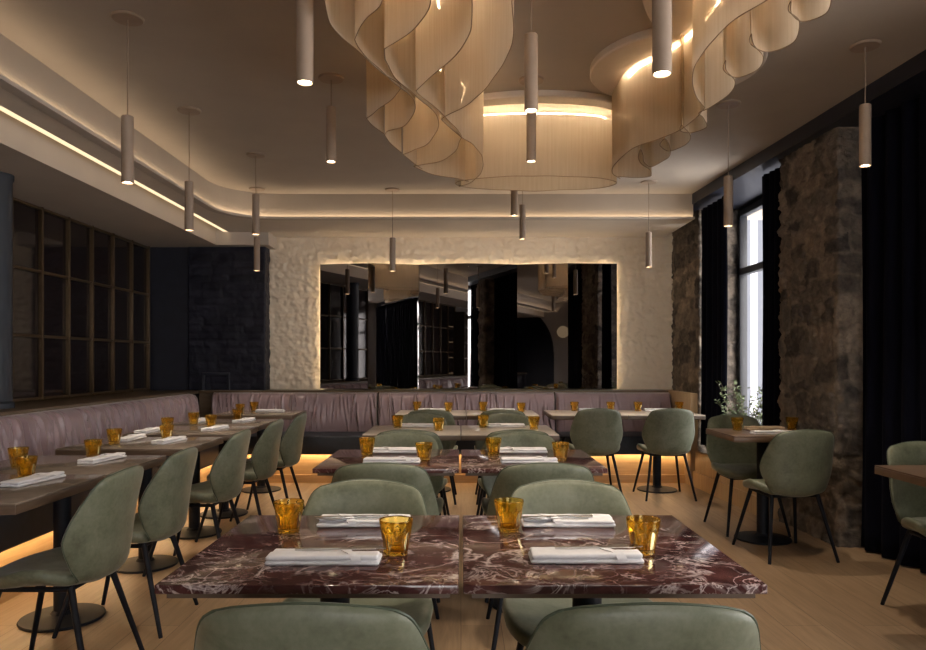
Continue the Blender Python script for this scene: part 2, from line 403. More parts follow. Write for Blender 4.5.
# outer leaf with window openings (bays: A 5.62-7.48, B 2.85-4.84, C .15-2.45, D -3.3 - -.55)
b = MB()
for (y0, y1, zs, zt) in ((5.62, 7.62, .48, 2.80), (3.05, 4.52, .48, 2.80), (.15, 2.75, .48, 2.80), (-4.2, -.55, .48, 2.80)):
    b.box(2.90, 2.95, y0, y1, 0, zs); b.box(2.90, 2.95, y0, y1, zt, ZC)
for (y0, y1) in ((7.62, 8.5), (4.52, 5.62), (2.75, 3.05), (-.55, .15), (-4.5, -4.2)): b.box(2.90, 2.95, y0, y1, 0, ZC)  # leaf past bay B widened to block daylight leaking round the curtain
struct(b.build('wall_right', M['navy_paint']))
def window(n, y0, y1, z0, z1, xp=2.895):
    f = MB(); t = .065
    for (a, c, e, g) in ((y0, y0 + t, z0, z1), (y1 - t, y1, z0, z1), (y0, y1, z0, z0 + t), (y0, y1, z1 - t, z1), (y0, y1, 2.13, 2.20), ((y0 + y1) / 2 - .035, (y0 + y1) / 2 + .035, z0, z1)):
        f.box(xp - .03, xp + .05, a, c, e, g, .006)
    o = struct(f.build('window_%d' % n, M['window_frame']))
    p = MB(); p.box(xp + .008, xp + .014, y0 + t, y1 - t, z0 + t, z1 - t); p.build('pane', M['clear_pane'], o)
window(1, 5.66, 7.465, .48, 2.80); window(2, 3.07, 4.50, .48, 2.80); window(3, .17, 2.73, .48, 2.80); window(4, -4.18, -.57, .48, 2.80)
f = MB(); yr = YREAR - .1  # unseen rear window, added to bring more daylight from behind the camera
for x in (-.365, .5, 1.4, 2.265): f.box(x - .035, x + .035, yr - .04, yr + .04, .3, 2.8, .006)
for z in (.335, 2.13, 2.765): f.box(-.4, 2.3, yr - .035, yr + .035, z - .035, z + .035, .006)
o = struct(f.build('window_6', M['window_frame']))
for (xa, xb) in ((-.33, .46), (.54, 1.36), (1.44, 2.23)):
    p = MB(); p.box(xa, xb, yr - .003, yr + .003, .37, 2.73); p.build('pane', M['clear_pane'], o)
# navy crown and lintels over the bays
b = MB()
ys = [YREAR, 8.3]
vs = []
for y in ys:
    x = XW(y) - .085
    vs += [(x, y, 2.825), (x, y, ZC), (2.95, y, ZC), (2.95, y, 2.825)]
b.add(vs, [[0, 1, 5, 4], [1, 2, 6, 5], [2, 3, 7, 6], [3, 0, 4, 7], [0, 3, 2, 1], [4, 5, 6, 7]])
struct(b.build('trim_2', M['navy_trim']))
# left side: half wall, ledge, glazed screen, column
b = MB(); b.box(-3.7, -2.98, -3.3, 8.2, 0, .89); struct(b.build('wall_left', M['navy_paint']))
b = MB(); b.box(-3.7, -2.90, -3.2, 7.98, .89, .925, .006); struct(b.build('trim_3', M['ledge_wood']))
b = MB(); b.box(-3.9, XSC - .06, YREAR, 8.3, .9, ZC); struct(b.build('wall_left', M['brown_wall']))
b = MB()
yv = [8.04 - .41 * k for k in range(20)]
for y in yv: b.box(XSC - .02, XSC + .025, y - .011, y + .011, .925, Z2, .003)
for z in (.94, 1.455, 1.99, 2.515): b.box(XSC - .02, XSC + .02, yv[-1], yv[0], z - .010, z + .010, .003)
scr = struct(b.build('window_5', M['bronze']))
for ya, yb_ in zip(yv[1:], yv[:-1]):
    for za, zb in ((.94, 1.455), (1.455, 1.99), (1.99, 2.515)):
        p = MB(); tl = rnd.uniform(-.002, .002)
        p.box(XSC - .012, XSC - .006, ya + .016, yb_ - .016, za + .014, zb - .014); o = p.build('pane', M['dark_glass'], scr)
b = MB(); b.lathe([(.115, .925), (.115, .96), (.102, .975), (.102, 2.48), (.112, 2.50), (.112, Z2)], 40, (-3.195, 4.94)); struct(b.build('column', M['column_paint']))

# ceiling steps: upper band with a rounded corner, ledge with a hidden strip, soffits
XB, YF, RB = -2.36, 7.24, .55
path = [(XB, y) for y in (YREAR, 0, 3, 5)] + [(XB, YF - RB)]
for k in range(1, 16):
    t = PI - (PI / 2) * k / 16; path.append((XB + RB + RB * math.cos(t), YF - RB + RB * math.sin(t)))
path += [(XB + RB, YF), (0, YF), (2.335, YF)]
def pn(i):
    a = Vector(path[max(i - 1, 0)]); c = Vector(path[min(i + 1, len(path) - 1)]); d = (c - a).normalized(); return Vector((d.y, -d.x))
def sweep(prof, name, mat, closed=True):
    vs = []; fs = []; m = len(prof)
    for i, p in enumerate(path):
        n = pn(i)
        for (d, z) in prof: vs.append((p[0] + n.x * d, p[1] + n.y * d, z))
    for i in range(len(path) - 1):
        for k in range(m if closed else m - 1):
            fs.append([i * m + k, i * m + (k + 1) % m, (i + 1) * m + (k + 1) % m, (i + 1) * m + k])
    mb = MB(); mb.add(vs, fs, False); return mb.build(name, mat)
o = sweep([(0, Z1), (0, ZC), (-.03, ZC), (-.03, Z1)], 'trim_4', M['plaster']); struct(fix_normals(o))
o = sweep([(-.02, Z1 - .002), (.05, Z1 - .002), (.05, Z1 + .022), (.043, Z1 + .022), (.043, Z1 + .008), (-.02, Z1 + .008)], 'trim_5', M['soffit']); struct(fix_normals(o))
led = tag(sweep([(.004, Z1 + .010), (.034, Z1 + .010), (.034, Z1 + .015), (.004, Z1 + .015)], 'cove_light_strip', M['cove_led']), 'warm light strip hidden behind the lip of the curved ceiling band', 'light strip'); fix_normals(led)
# underside of the upper soffit: strip between the band and the walls
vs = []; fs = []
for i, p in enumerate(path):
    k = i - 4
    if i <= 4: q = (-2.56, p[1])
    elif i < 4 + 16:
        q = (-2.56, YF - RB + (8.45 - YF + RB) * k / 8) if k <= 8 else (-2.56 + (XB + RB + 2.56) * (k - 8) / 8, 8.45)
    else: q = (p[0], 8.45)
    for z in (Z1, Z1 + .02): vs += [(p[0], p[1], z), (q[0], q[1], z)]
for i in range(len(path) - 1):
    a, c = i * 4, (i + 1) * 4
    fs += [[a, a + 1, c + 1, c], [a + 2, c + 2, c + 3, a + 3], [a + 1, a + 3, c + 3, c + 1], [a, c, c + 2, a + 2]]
b = MB(); b.add(vs, fs); struct(fix_normals(b.build('trim_6', M['soffit_lit'])))
b = MB()
b.box(-3.9, -2.70, YREAR, 8.4, Z2, 2.80); b.box(-2.70, -2.12, 7.93, 8.4, Z2, Z1 - .001)
b.box(-2.70, -2.50, YREAR, 7.93, 2.765, 2.80); b.box(-2.70, -2.55, 7.931, 8.4, Z1, 2.80)
struct(b.build('trim_7', M['soffit']))
b = MB(); b.box(-2.615, -2.566, YREAR, 7.92, Z1 + .003, Z1 + .012)
tag(b.build('slot_light_strip', M['slot_led']), 'warm light strip in the slot above the left soffit edge', 'light strip')
b = MB(); b.box(-2.562, -2.55, YREAR, 7.93, Z1 + .018, 2.77); struct(b.build('trim_8', M['soffit']))
# rear wall (seen in the mirror): pale wall with an arched niche, and a globe lamp
b = MB()
b.box(-2.4, -.4, YREAR - .2, YREAR, 0, ZC); b.box(2.3, 3.6, YREAR - .2, YREAR, 0, ZC); b.box(-.4, 2.3, YREAR - .2, YREAR, 0, .3); b.box(-.4, 2.3, YREAR - .2, YREAR, 2.8, ZC); b.box(-3.9, -2.4, YREAR - .2, YREAR, 2.84, ZC)
n = 14; vs = []; fs = []
for k in range(n + 1):
    t = (PI / 2) * k / n; x, z = -3.5 + 1.09 * math.cos(t), 1.5 + 1.30 * math.sin(t)
    for y in (YREAR, YREAR - .2): vs += [(x, y, z), (-2.395, y, z)]
for k in range(n):
    a = k * 4; c = a + 4; fs += [[a, a + 1, c + 1, c], [a + 2, c + 2, c + 3, a + 3], [a, c, c + 2, a + 2]]
vs2 = vs; b.add(vs2, fs)
struct(fix_normals(b.build('wall_rear', M['pale_wall'])))
b = MB(); b.box(-3.9, -1.6, YREAR - .9, YREAR - .8, 0, ZC); b.box(-1.7, -1.6, YREAR - .8, YREAR - .2, 0, ZC); b.box(-4, -3.9, YREAR - .9, YREAR, 0, ZC); struct(b.build('wall_rear', M['navy_paint']))
b = MB(); b.lathe([(.17 * math.cos(R(a_)) if abs(a_) < 90 else 0, 2.08 + .17 * math.sin(R(a_))) for a_ in range(-90, 91, 12)] + [(0, 2.25)], 32, (-2.09, YREAR + .18))
t = thing('globe_lamp', 'round glowing globe lamp on the pale wall, seen reflected in the mirror', 'lamp')
b.build('globe', M['globe'], t); b = MB(); b.tube([(-2.09, YREAR + .02, 2.08), (-2.09, YREAR - .01 + .06, 2.08)], .05); b.build('wall_mount', M['black_metal'], t)
# ------------------------------------------------------------------ curtains
def curtain(p0, p1, z0, z1, folds, amp, label, seed=1, flare=0, pinch=0.0):
    r = random.Random(seed); p0 = Vector(p0); p1 = Vector(p1); L = (p1 - p0).length; d = (p1 - p0) / L; n = Vector((-d.y, d.x))
    nu = folds * 12; nz = 24; ph = [r.uniform(-.5, .5) for _ in range(folds + 2)]
    vs = []; fs = []
    for i in range(nu + 1):
        u = i / nu
        for j in range(nz + 1):
            v = j / nz; z = z0 + (z1 - z0) * v
            a = amp * (1 - .45 * v) * (1 + .3 * ph[int(u * folds)])
            w = a * math.sin(2 * PI * folds * u + .5 * math.sin(v * 3 + i * .1)) + .006 * noise.noise(Vector((u * 9, v * 2, seed)))
            uu = u + pinch * math.sin(PI * v) * (u - .5)
            q = p0 + d * (L * uu) + n * w
            vs.append((q.x, q.y, z))
    for i in range(nu):
        for j in range(nz):
            a = i * (nz + 1) + j; fs.append([a, a + 1, a + nz + 2, a + nz + 1])
    b = MB(); b.add(vs, fs, True); o = b.build('curtain', M['curtain'], None, autosmooth=0)
    sd = o.modifiers.new('thickness', 'SOLIDIFY'); sd.thickness = .006
    return tag(o, label, 'curtain')
curtain((2.47, 7.40), (2.485, 6.74), .40, 2.80, 5, .030, 'dark navy curtain at the far side of the tall window', 2)
curtain((2.53, 6.05), (2.56, 5.69), .40, 2.80, 4, .028, 'dark navy curtain between the bright window and the stone pier', 3)
curtain((2.675, 4.815), (2.84, 3.08), .012, 2.835, 11, .042, 'wide floor-length black navy curtain beside the near stone pier', 4)
curtain((2.80, 2.44), (2.82, 2.02), .012, 2.80, 4, .042, 'narrow dark curtain reflected in the mirror beside a bright window slit', 5)
curtain((2.80, -.62), (2.84, -3.10), .012, 2.80, 14, .045, 'wide dark curtain reflected in the mirror right of a thin bright slit', 6)
curtain((2.84, -3.22), (2.88, -4.1), .012, 2.80, 7, .045, 'dark curtain reflected in the mirror left of a thin bright slit', 7)

# ------------------------------------------------------------------ banquettes
def ruche(length, prof, seed, dens, amp):
    """list of points [i][j] = (run, out, z): gathered upholstery with irregular pleats"""
    r = random.Random(seed); pl = []; x = .02
    while x < length:
        pl.append((x, r.uniform(-.10, .10), r.uniform(.5, 1.25) * amp, r.uniform(.005, .011), r.uniform(-.3, .55), r.uniform(.6, 1.4)))
        x += r.choice((.03, .045, .06, .09)) * dens * r.uniform(.7, 1.4)
    nu = int(length / .0065); out = []
    for i in range(nu + 1):
        u = length * i / nu; col = []
        near = [p for p in pl if abs(p[0] - u) < .14]
        edge = min(u, length - u); ed = 0 if edge > .03 else -.035 * (1 - edge / .03) ** 2
        for (o, z) in prof:
            t = (z - .48) / .42; h = 0
            for (px, sl, a, w, lo, hi) in near:
                if t < lo or t > hi: continue
                fade = min(1, (t - lo) / .2 + .2, (hi - t) / .15 + .15)
                c = px + sl * (t - .5) + .012 * noise.noise(Vector((px * 7, t * 4, seed)))
                k = (u - c) / w
                h += -.9 * a * fade * math.exp(-k * k) + .85 * a * fade * math.exp(-((k - 1.9) / .95) ** 2)
            h += .007 * noise.noise(Vector((u * 5, t * 1.5, seed)))
            col.append((u, o + (h + ed) * min(1, o / .08), z))
        out.append(col)
    return out
PROF = [(.02, .86), (.03, .893), (.06, .903), (.10, .898), (.135, .88), (.155, .85), (.165, .80), (.172, .75), (.178, .70), (.182, .65), (.184, .60), (.182, .55), (.178, .50), (.170, .46), (.02, .46)]
def backrest(parent, origin, along, outn, length, seed, dens=1.0, amp=.013):
    pts = ruche(length, PROF, seed, dens, amp); o = Vector(origin); a = Vector(along); n = Vector(outn)
    vs = [o + a * u + n * d + Vector((0, 0, z)) for col in pts for (u, d, z) in col]; m = len(PROF); fs = []
    for i in range(len(pts) - 1):
        for j in range(m):
            k = (j + 1) % m; fs.append([i * m + j, i * m + k, (i + 1) * m + k, (i + 1) * m + j])
    fs.append(list(range(m))); fs.append([(len(pts) - 1) * m + j for j in range(m)][::-1])
    b = MB(); b.add([tuple(v) for v in vs], fs, True); return fix_normals(b.build('backrest', M['mauve_satin'], parent, autosmooth=60))
# back banquette
SF, SBK = 7.30, 7.98
t = thing('banquette', 'long mauve pleated banquette along the cream brick wall under the mirror', 'banquette')
for (x0, x1, sd, de, am) in ((-2.72, -.92, 41, .9, .022), (-.90, 1.02, 42, .9, .022), (1.04, 2.29, 43, 1.8, .009)):
    backrest(t, (x0, SBK, 0), (1, 0, 0), (0, -1, 0), x1 - x0, sd, de, am)
for (x0, x1) in ((-2.2, -.91), (-.90, 1.03), (1.04, 2.29)):
    b = MB(); b.box(x0, x1, SF, SBK - .05, .30, .485, .014, 3); b.build('seat', M['seat_navy'], t)
b = MB(); b.box(-2.2, 2.30, SF + .10, SF + .13, 0, .30); b.box(-2.2, 2.3, SF + .13, SBK, .27, .295); b.box(-2.2, 2.30, SF + .075, SF + .10, 0, .085); b.build('plinth', M['plinth_wood'], t)
b = MB(); b.box(-2.2, 2.29, SF + .055, SF + .07, .296, .2995); b.build('light_strip', M['plinth_led'], t)
b = MB(); b.box(-2.9, -2.21, SBK - .02, 8.045, .89, .925, .005); b.box(-2.21, 2.295, SBK - .02, YB - .032, .89, .925, .005); b.box(-2.9, 2.29, SBK - .005, SBK + .02, 0, .89); b.build('ledge', M['ledge_wood'], t)
b = MB(); b.box(2.297, 2.37, SF - .09, YB - .04, 0, .925, .004); b.build('end_panel', M['oak_panel'], t)
# left banquette
t = thing('banquette', 'long mauve pleated banquette on the left below the dark glazed screen', 'banquette')
backrest(t, (-2.955, .6, 0), (0, 1, 0), (1, 0, 0), 7.07, 51, .95, .023)
b = MB(); b.box(-2.80, -2.27, .6, SF - .02, .30, .485, .014, 3); b.build('seat', M['seat_navy'], t)
b = MB(); b.box(-2.42, -2.39, .6, SF + .1, 0, .30); b.box(-2.9, -2.42, .6, SF, .27, .295); b.box(-2.39, -2.365, .6, SF + .1, 0, .085); b.build('plinth', M['plinth_wood'], t)
b = MB(); b.box(-2.34, -2.325, .6, SF - .05, .296, .2995); b.build('light_strip', M['plinth_led'], t)

# ------------------------------------------------------------------ mirror
t = thing('wall_mirror', 'wide smoked mirror of six folded panels glowing at its edges on cream brick', 'mirror')
x0, wpan, zb, zt = -1.607, .5622, .935, 2.352
ybk = YB - .055; yy = ybk
for k, tilt in enumerate((11.5, 12, 11.5, 11.5, 11.5, 5)):
    xa, xb = x0 + wpan * k, x0 + wpan * (k + 1)
    ya = yy; yb_ = ya + (-1 if k % 2 == 0 else 1) * wpan * math.tan(R(tilt)); yy = yb_
    b = MB(); g = .0001
    vs = [(xa + g, ya, zb), (xb - g, yb_, zb), (xb - g, yb_, zt), (xa + g, ya, zt), (xa + g, ya + .006, zb), (xb - g, yb_ + .006, zb), (xb - g, yb_ + .006, zt), (xa + g, ya + .006, zt)]
    b.add(vs, [[0, 1, 2, 3], [5, 4, 7, 6], [0, 4, 5, 1], [3, 2, 6, 7], [0, 3, 7, 4], [1, 5, 6, 2]])
    b.build('mirror_panel', M['smoked_mirror'], t)
b = MB(); b.box(x0 + .03, x0 + wpan * 6 - .03, ybk + .008, ybk + .03, zb, zt - .03); b.build('backing_board', M['black_metal'], t)
b = MB()
b.box(x0 + .018, x0 + .028, ybk + .012, ybk + .026, zb + .02, zt - .03); b.box(x0 + wpan * 6 - .028, x0 + wpan * 6 - .018, ybk + .012, ybk + .026, zb + .02, zt - .03)
b.box(x0 + .03, x0 + wpan * 6 - .03, ybk + .012, ybk + .026, zt - .028, zt - .018); b.build('light_strip', M['halo_led'], t)

# ------------------------------------------------------------------ chair
def interp(tab, t):
    for (a, va), (c, vc) in zip(tab[:-1], tab[1:]):
        if t <= c:
            k = (t - a) / (c - a); return va + (vc - va) * k
    return tab[-1][1]
W_T = [(0, .150), (.05, .172), (.2, .203), (.32, .226), (.42, .237), (.5, .236), (.6, .228), (.75, .213), (.85, .201), (.91, .192), (.95, .180), (.98, .162), (1, .130)]
F_T = [(0, .035), (.2, .075), (.42, .100), (.6, .085), (.8, .052), (1, .020)]
Y_T = [(0, -.178), (.04, -.208), (.1, -.224), (.25, -.234), (.5, -.246), (1, -.280)]
def make_chair(label):
    t = thing('dining_chair', label, 'chair', group='green dining chairs')
    # seat: rounded cushion, widest near the back, tips raised at the sides
    nu, nv = 40, 16; vs = []; fs = []
    def se(c, e): return math.copysign(abs(c) ** e, c)
    for j in range(nv + 1):
        ph = -PI / 2 + PI * j / nv
        for i in range(nu):
            th = 2 * PI * i / nu
            cx, sy = se(math.cos(th), .62), se(math.sin(th), .62); cp, sp = se(math.cos(ph), .42), se(math.sin(ph), .6)
            x, y, z = cx * cp, sy * cp, sp
            wy = .243 - .034 * max(0, y) ** 1.5 - .055 * max(0, -y) ** 2
            X = x * wy; Y = (.215 if y > 0 else .195) * y
            Z = .437 + .036 * z + .040 * abs(x) ** 3 * math.exp(-((y + .15) / .45) ** 2) - .014 * max(0, y - .5) * 2
            if z > 0: Z -= .012 * (1 - x * x) * (1 - y * y)
            vs.append((X, Y, Z))
    for j in range(nv):
        for i in range(nu): fs.append([j * nu + i, j * nu + (i + 1) % nu, (j + 1) * nu + (i + 1) % nu, (j + 1) * nu + i])
    b = MB(); b.add(vs, fs, True); s = b.build('seat', M['green_leather'], t, autosmooth=0)
    # backrest: shell that wraps forward at its widest height
    ts = [0, .04, .08, .14, .2, .26, .32, .38, .44, .5, .56, .62, .68, .74, .8, .85, .89, .92, .945, .965, .98, .992, 1]
    us = [-1, -.97, -.92, -.84, -.72, -.58, -.43, -.28, -.14, 0, .14, .28, .43, .58, .72, .84, .92, .97, 1]
    front = []; rear = []; rim = {}
    for a, tt in enumerate(ts):
        w, f, y = interp(W_T, tt), interp(F_T, tt), interp(Y_T, tt); z = .400 + .43 * tt
        for c, u in enumerate(us):
            zz = z - .014 * u * u * max(0, (tt - .75) / .25) + .02 * u * u * max(0, (.12 - tt) / .12)
            yy = y + f * abs(u) ** 2.4
            th = .021 * max(.05, (1 - u ** 6)) ** .5 * max(.1, 1 - ((tt - .5) / .5) ** 8) ** .5
            slope = f * 2.4 * abs(u) ** 1.4 / w * (1 if u > 0 else -1)
            nx, ny = -slope, 1; l = math.hypot(nx, ny); nx, ny = nx / l, ny / l
            front.append((w * u + nx * th, yy + ny * th, zz)); rear.append((w * u - nx * th, yy - ny * th, zz)); rim[(a, c)] = (w * u, yy, zz)
    nU, nT = len(us), len(ts); b = MB(); vs = front + rear; fs = []; K = nU * nT
    for a in range(nT - 1):
        for c in range(nU - 1):
            p = a * nU + c; fs.append([p + 1, p, p + nU, p + nU + 1]); fs.append([K + p, K + p + 1, K + p + nU + 1, K + p + nU])
    ring = [(0, c) for c in range(nU)] + [(a, nU - 1) for a in range(1, nT)] + [(nT - 1, c) for c in range(nU - 2, -1, -1)] + [(a, 0) for a in range(nT - 2, 0, -1)]
    for k in range(len(ring)):
        p = ring[k][0] * nU + ring[k][1]; q = ring[(k + 1) % len(ring)]; q = q[0] * nU + q[1]; fs.append([p, q, K + q, K + p])
    b.add(vs, fs, True); bk = fix_normals(b.build('backrest', M['green_leather'], t, autosmooth=0))
    b = MB(); pp = [Vector(rim[r_]) for r_ in ring]; b.loop_tube([p + Vector((0, -.004, 0)) for p in pp], .0034, 6); b.build('piping', M['green_piping'], bk)
    # frame and legs
    b = MB(); zf = .398
    c4 = [(.155, .135, zf), (-.155, .135, zf), (-.155, -.135, zf), (.155, -.135, zf)]
    b.loop_tube([Vector(c4[i]).lerp(Vector(c4[(i + 1) % 4]), k / 4) for i in range(4) for k in range(4)], .010, 8)
    b.tube([(-.155, 0, zf), (.155, 0, zf)], .009, 8); b.build('under_frame', M['black_metal'], t)
    for sx in (-1, 1):
        for sy in (1, -1):
            b = MB(); b.tube([(sx * .150, sy * .132, .405), (sx * .222, sy * .240, .004), (sx * .2225, sy * .241, 0)], [.0135, .0095, .0085], 12); b.build('leg', M['black_metal'], t)
    return t
chairs = [
 # x, y, facing (rz: 0 = sitter faces +Y), label
 (-.275, 1.53, 0, 'green chair nearest us on the left, only its backrest top in view below the marble'),
 (.335, 1.53, 0, 'green chair nearest us on the right, only its backrest top in view below the marble'),
 (-.33, 2.27, PI, 'green chair facing us behind the nearest left marble table'),
 (.372, 2.27, PI, 'green chair facing us behind the nearest right marble table, its seat showing underneath'),
 (-.335, 3.25, 0, 'green chair with its back to us at the second-row left marble table'),
 (.352, 3.25, 0, 'green chair with its back to us at the second-row right marble table'),
 (-.338, 3.965, PI, 'green chair facing us behind the second-row left marble table'),
 (.354, 3.965, PI, 'green chair facing us behind the second-row right marble table'),
 (-.33, 4.68, 0, 'green chair with its back to us at the third-row left taupe table'),
 (.352, 4.68, 0, 'green chair with its back to us at the third-row right taupe table'),
 (-.318, 5.515, PI, 'green chair facing us behind the third-row left taupe table'),
 (.35, 5.515, PI, 'green chair facing us behind the third-row right taupe table'),
 (-.27, 6.50, 0, 'green chair with its back to us at the left taupe table before the banquette'),
 (.362, 6.50, 0, 'green chair with its back to us at the middle taupe table before the banquette'),
 (1.222, 6.65, R(0), 'green chair seen fully from behind at the pale tables by the banquette, left one'),
 (1.872, 6.65, R(0), 'green chair seen fully from behind at the pale tables, next to the oak end panel'),
 (2.095, 4.68, R(5), 'green chair with its back to us at the walnut table by the stone pier'),
 (2.115, 5.355, PI + R(0), 'green chair behind the walnut window table, its back toward the plant'),
 (2.40, 3.47, PI + R(4), 'green chair cut by the right picture edge, in front of the wide curtain'),
 (-1.59, 2.84, R(90), 'green side-on chair nearest us along the left banquette tables'),
 (-1.595, 3.47, R(90), 'second green side-on chair along the left tables, just beyond the nearest'),
 (-1.60, 4.40, R(90), 'third green side-on chair along the left tables, at the single table'),
 (-1.59, 5.195, R(90), 'fourth green side-on chair along the left tables'),
 (-1.555, 5.83, R(90), 'fifth and farthest green side-on chair along the left tables'),
]
c0 = None
for (x, y, rz, lab) in chairs:
    if c0 is None:
        c0 = make_chair(lab); c0.location = (x, y, 0); c0.rotation_euler = (0, 0, rz)
    else: dup(c0, (x, y, 0), rz, lab)

# ------------------------------------------------------------------ tables
def make_table(name, label, group, w, d, mat_top, kind):
    t = thing(name, label, 'table', group=group)
    b = MB()
    if kind == 'marble':
        b.box(-w / 2, w / 2, -d / 2, d / 2, .729, .75, .003, 2); b.build('tabletop', mat_top, t)
        b = MB(); b.box(-w / 2 + .02, w / 2 - .02, -d / 2 + .02, d / 2 - .02, .714, .7288); b.build('underlay', M['edge_wood'], t)
        zt = .714
    else:
        b.box(-w / 2 + .001, w / 2 - .001, -d / 2 + .001, d / 2 - .001, .742, .75, .002, 2); b.build('tabletop', mat_top, t)
        b = MB(); b.box(-w / 2, w / 2, -d / 2, d / 2, .709, .7418, .003, 2); b.build('edge_band', M['edge_wood'] if kind == 'taupe' else M['walnut'], t)
        zt = .709
    b = MB(); b.tube([(0, 0, .02), (0, 0, zt - .008)], .040, 24); b.build('pedestal', M['black_metal'], t)
    b = MB(); b.lathe([(.188, 0), (.191, .006), (.187, .013), (.11, .022), (.055, .030), (.043, .045)], 48); b.build('base', M['black_metal'], t)
    b = MB(); b.box(-.17, .17, -.03, .03, zt - .012, zt - .0005); b.box(-.03, .03, -.17, .17, zt - .012, zt - .0006); b.build('top_bracket', M['black_metal'], t)
    return t
mt = make_table('marble_table', 'dark red veined marble table nearest us on the left of the pair', 'red marble tables', .680, .73, M['red_marble'], 'marble'); mt.location = (-.345, 1.972, 0)
dup(mt, (.345, 1.972, 0), 0, 'dark red veined marble table nearest us on the right of the pair')
dup(mt, (-.350, 3.705, 0), 0, 'second-row dark red marble table, left of the pair')
dup(mt, (.341, 3.705, 0), 0, 'second-row dark red marble table, right of the pair')
tt = make_table('taupe_table', 'third-row taupe table, left of the pair', 'taupe tables', .668, .70, M['pale_lit_top'], 'taupe'); tt.location = (-.338, 5.24, 0)
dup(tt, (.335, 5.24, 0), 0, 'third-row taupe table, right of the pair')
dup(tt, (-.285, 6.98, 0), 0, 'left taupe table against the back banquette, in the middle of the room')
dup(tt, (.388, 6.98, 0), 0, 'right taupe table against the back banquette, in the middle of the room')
pt = make_table('taupe_table', 'pale-lit taupe table at the right of the back banquette, left of its pair', 'taupe tables', .705, .70, M['pale_lit_top'], 'taupe'); pt.location = (1.19, 6.98, 0)
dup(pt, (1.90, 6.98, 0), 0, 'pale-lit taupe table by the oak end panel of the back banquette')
lt = make_table('taupe_table', 'taupe table nearest us along the left banquette, cut by the picture edge', 'taupe tables', .745, .645, M['taupe_top'], 'taupe'); lt.location = (-1.935, 2.85, 0)
for (y, lab) in ((3.497, 'second taupe table along the left banquette, joined to the nearest'), (4.415, 'single taupe table along the left banquette, between two joined pairs'),
                 (5.225, 'nearer taupe table of the farther joined pair along the left banquette'), (5.875, 'farther taupe table of the farther joined pair along the left banquette'), (6.97, 'taupe table in the corner where the two banquettes meet')):
    dup(lt, (-1.935, y, 0), 0, lab)
wt = make_table('walnut_table', 'walnut-edged table beside the stone pier and the window', 'walnut tables', .61, .56, M['walnut'], 'walnut'); wt.location = (2.12, 5.06, 0)
wt2 = make_table('walnut_table', 'walnut table cut by the right picture edge in front of the wide curtain', 'walnut tables', .60, .86, M['walnut'], 'walnut'); wt2.location = (2.286, 3.03, 0)

# ------------------------------------------------------------------ amber tumblers
def make_glass(label):
    n = 90; P = PI / 9
    vs = []; fs = []
    prof_o = [(.006, .0), (.027, .0), (.0305, .002), (.0312, .008)] + [(.0312 + (.044 - .0312) * k / 22, .008 + .081 * k / 22) for k in range(1, 22)] + [(.0437, .0888), (.0431, .0905), (.0421, .0900)]
    prof_i = [(.0415, .087), (.0395, .072), (.0365, .050), (.0330, .028), (.0305, .015), (.027, .0125), (.006, .012)]
    for (r, z) in prof_o + prof_i:
        outer = (r, z) in prof_o
        for k in range(n):
            th = 2 * PI * k / n; ph = (th % (2 * P)) - P; rr = r
            if outer and .006 < z < .075:
                top = .064 - .020 * (abs(ph) / P) ** 2
                f = max(0, min(1, (top - z) / .005)); lo = max(0, min(1, (z - .004) / .004))
                rr = r * (1 - f * lo + f * lo * (math.cos(P) / math.cos(ph)) * .985)
            vs.append((rr * math.cos(th), rr * math.sin(th), z))
    m = len(prof_o) + len(prof_i)
    for i in range(m - 1):
        for k in range(n): fs.append([i * n + k, i * n + (k + 1) % n, (i + 1) * n + (k + 1) % n, (i + 1) * n + k])
    fs.append(list(range(n))[::-1]); fs.append([(m - 1) * n + k for k in range(n)])
    b = MB(); b.add(vs, fs, True); o = b.build('amber_tumbler', M['amber_glass'], None, autosmooth=25)
    return tag(o, label, 'glass', 'amber faceted tumblers')
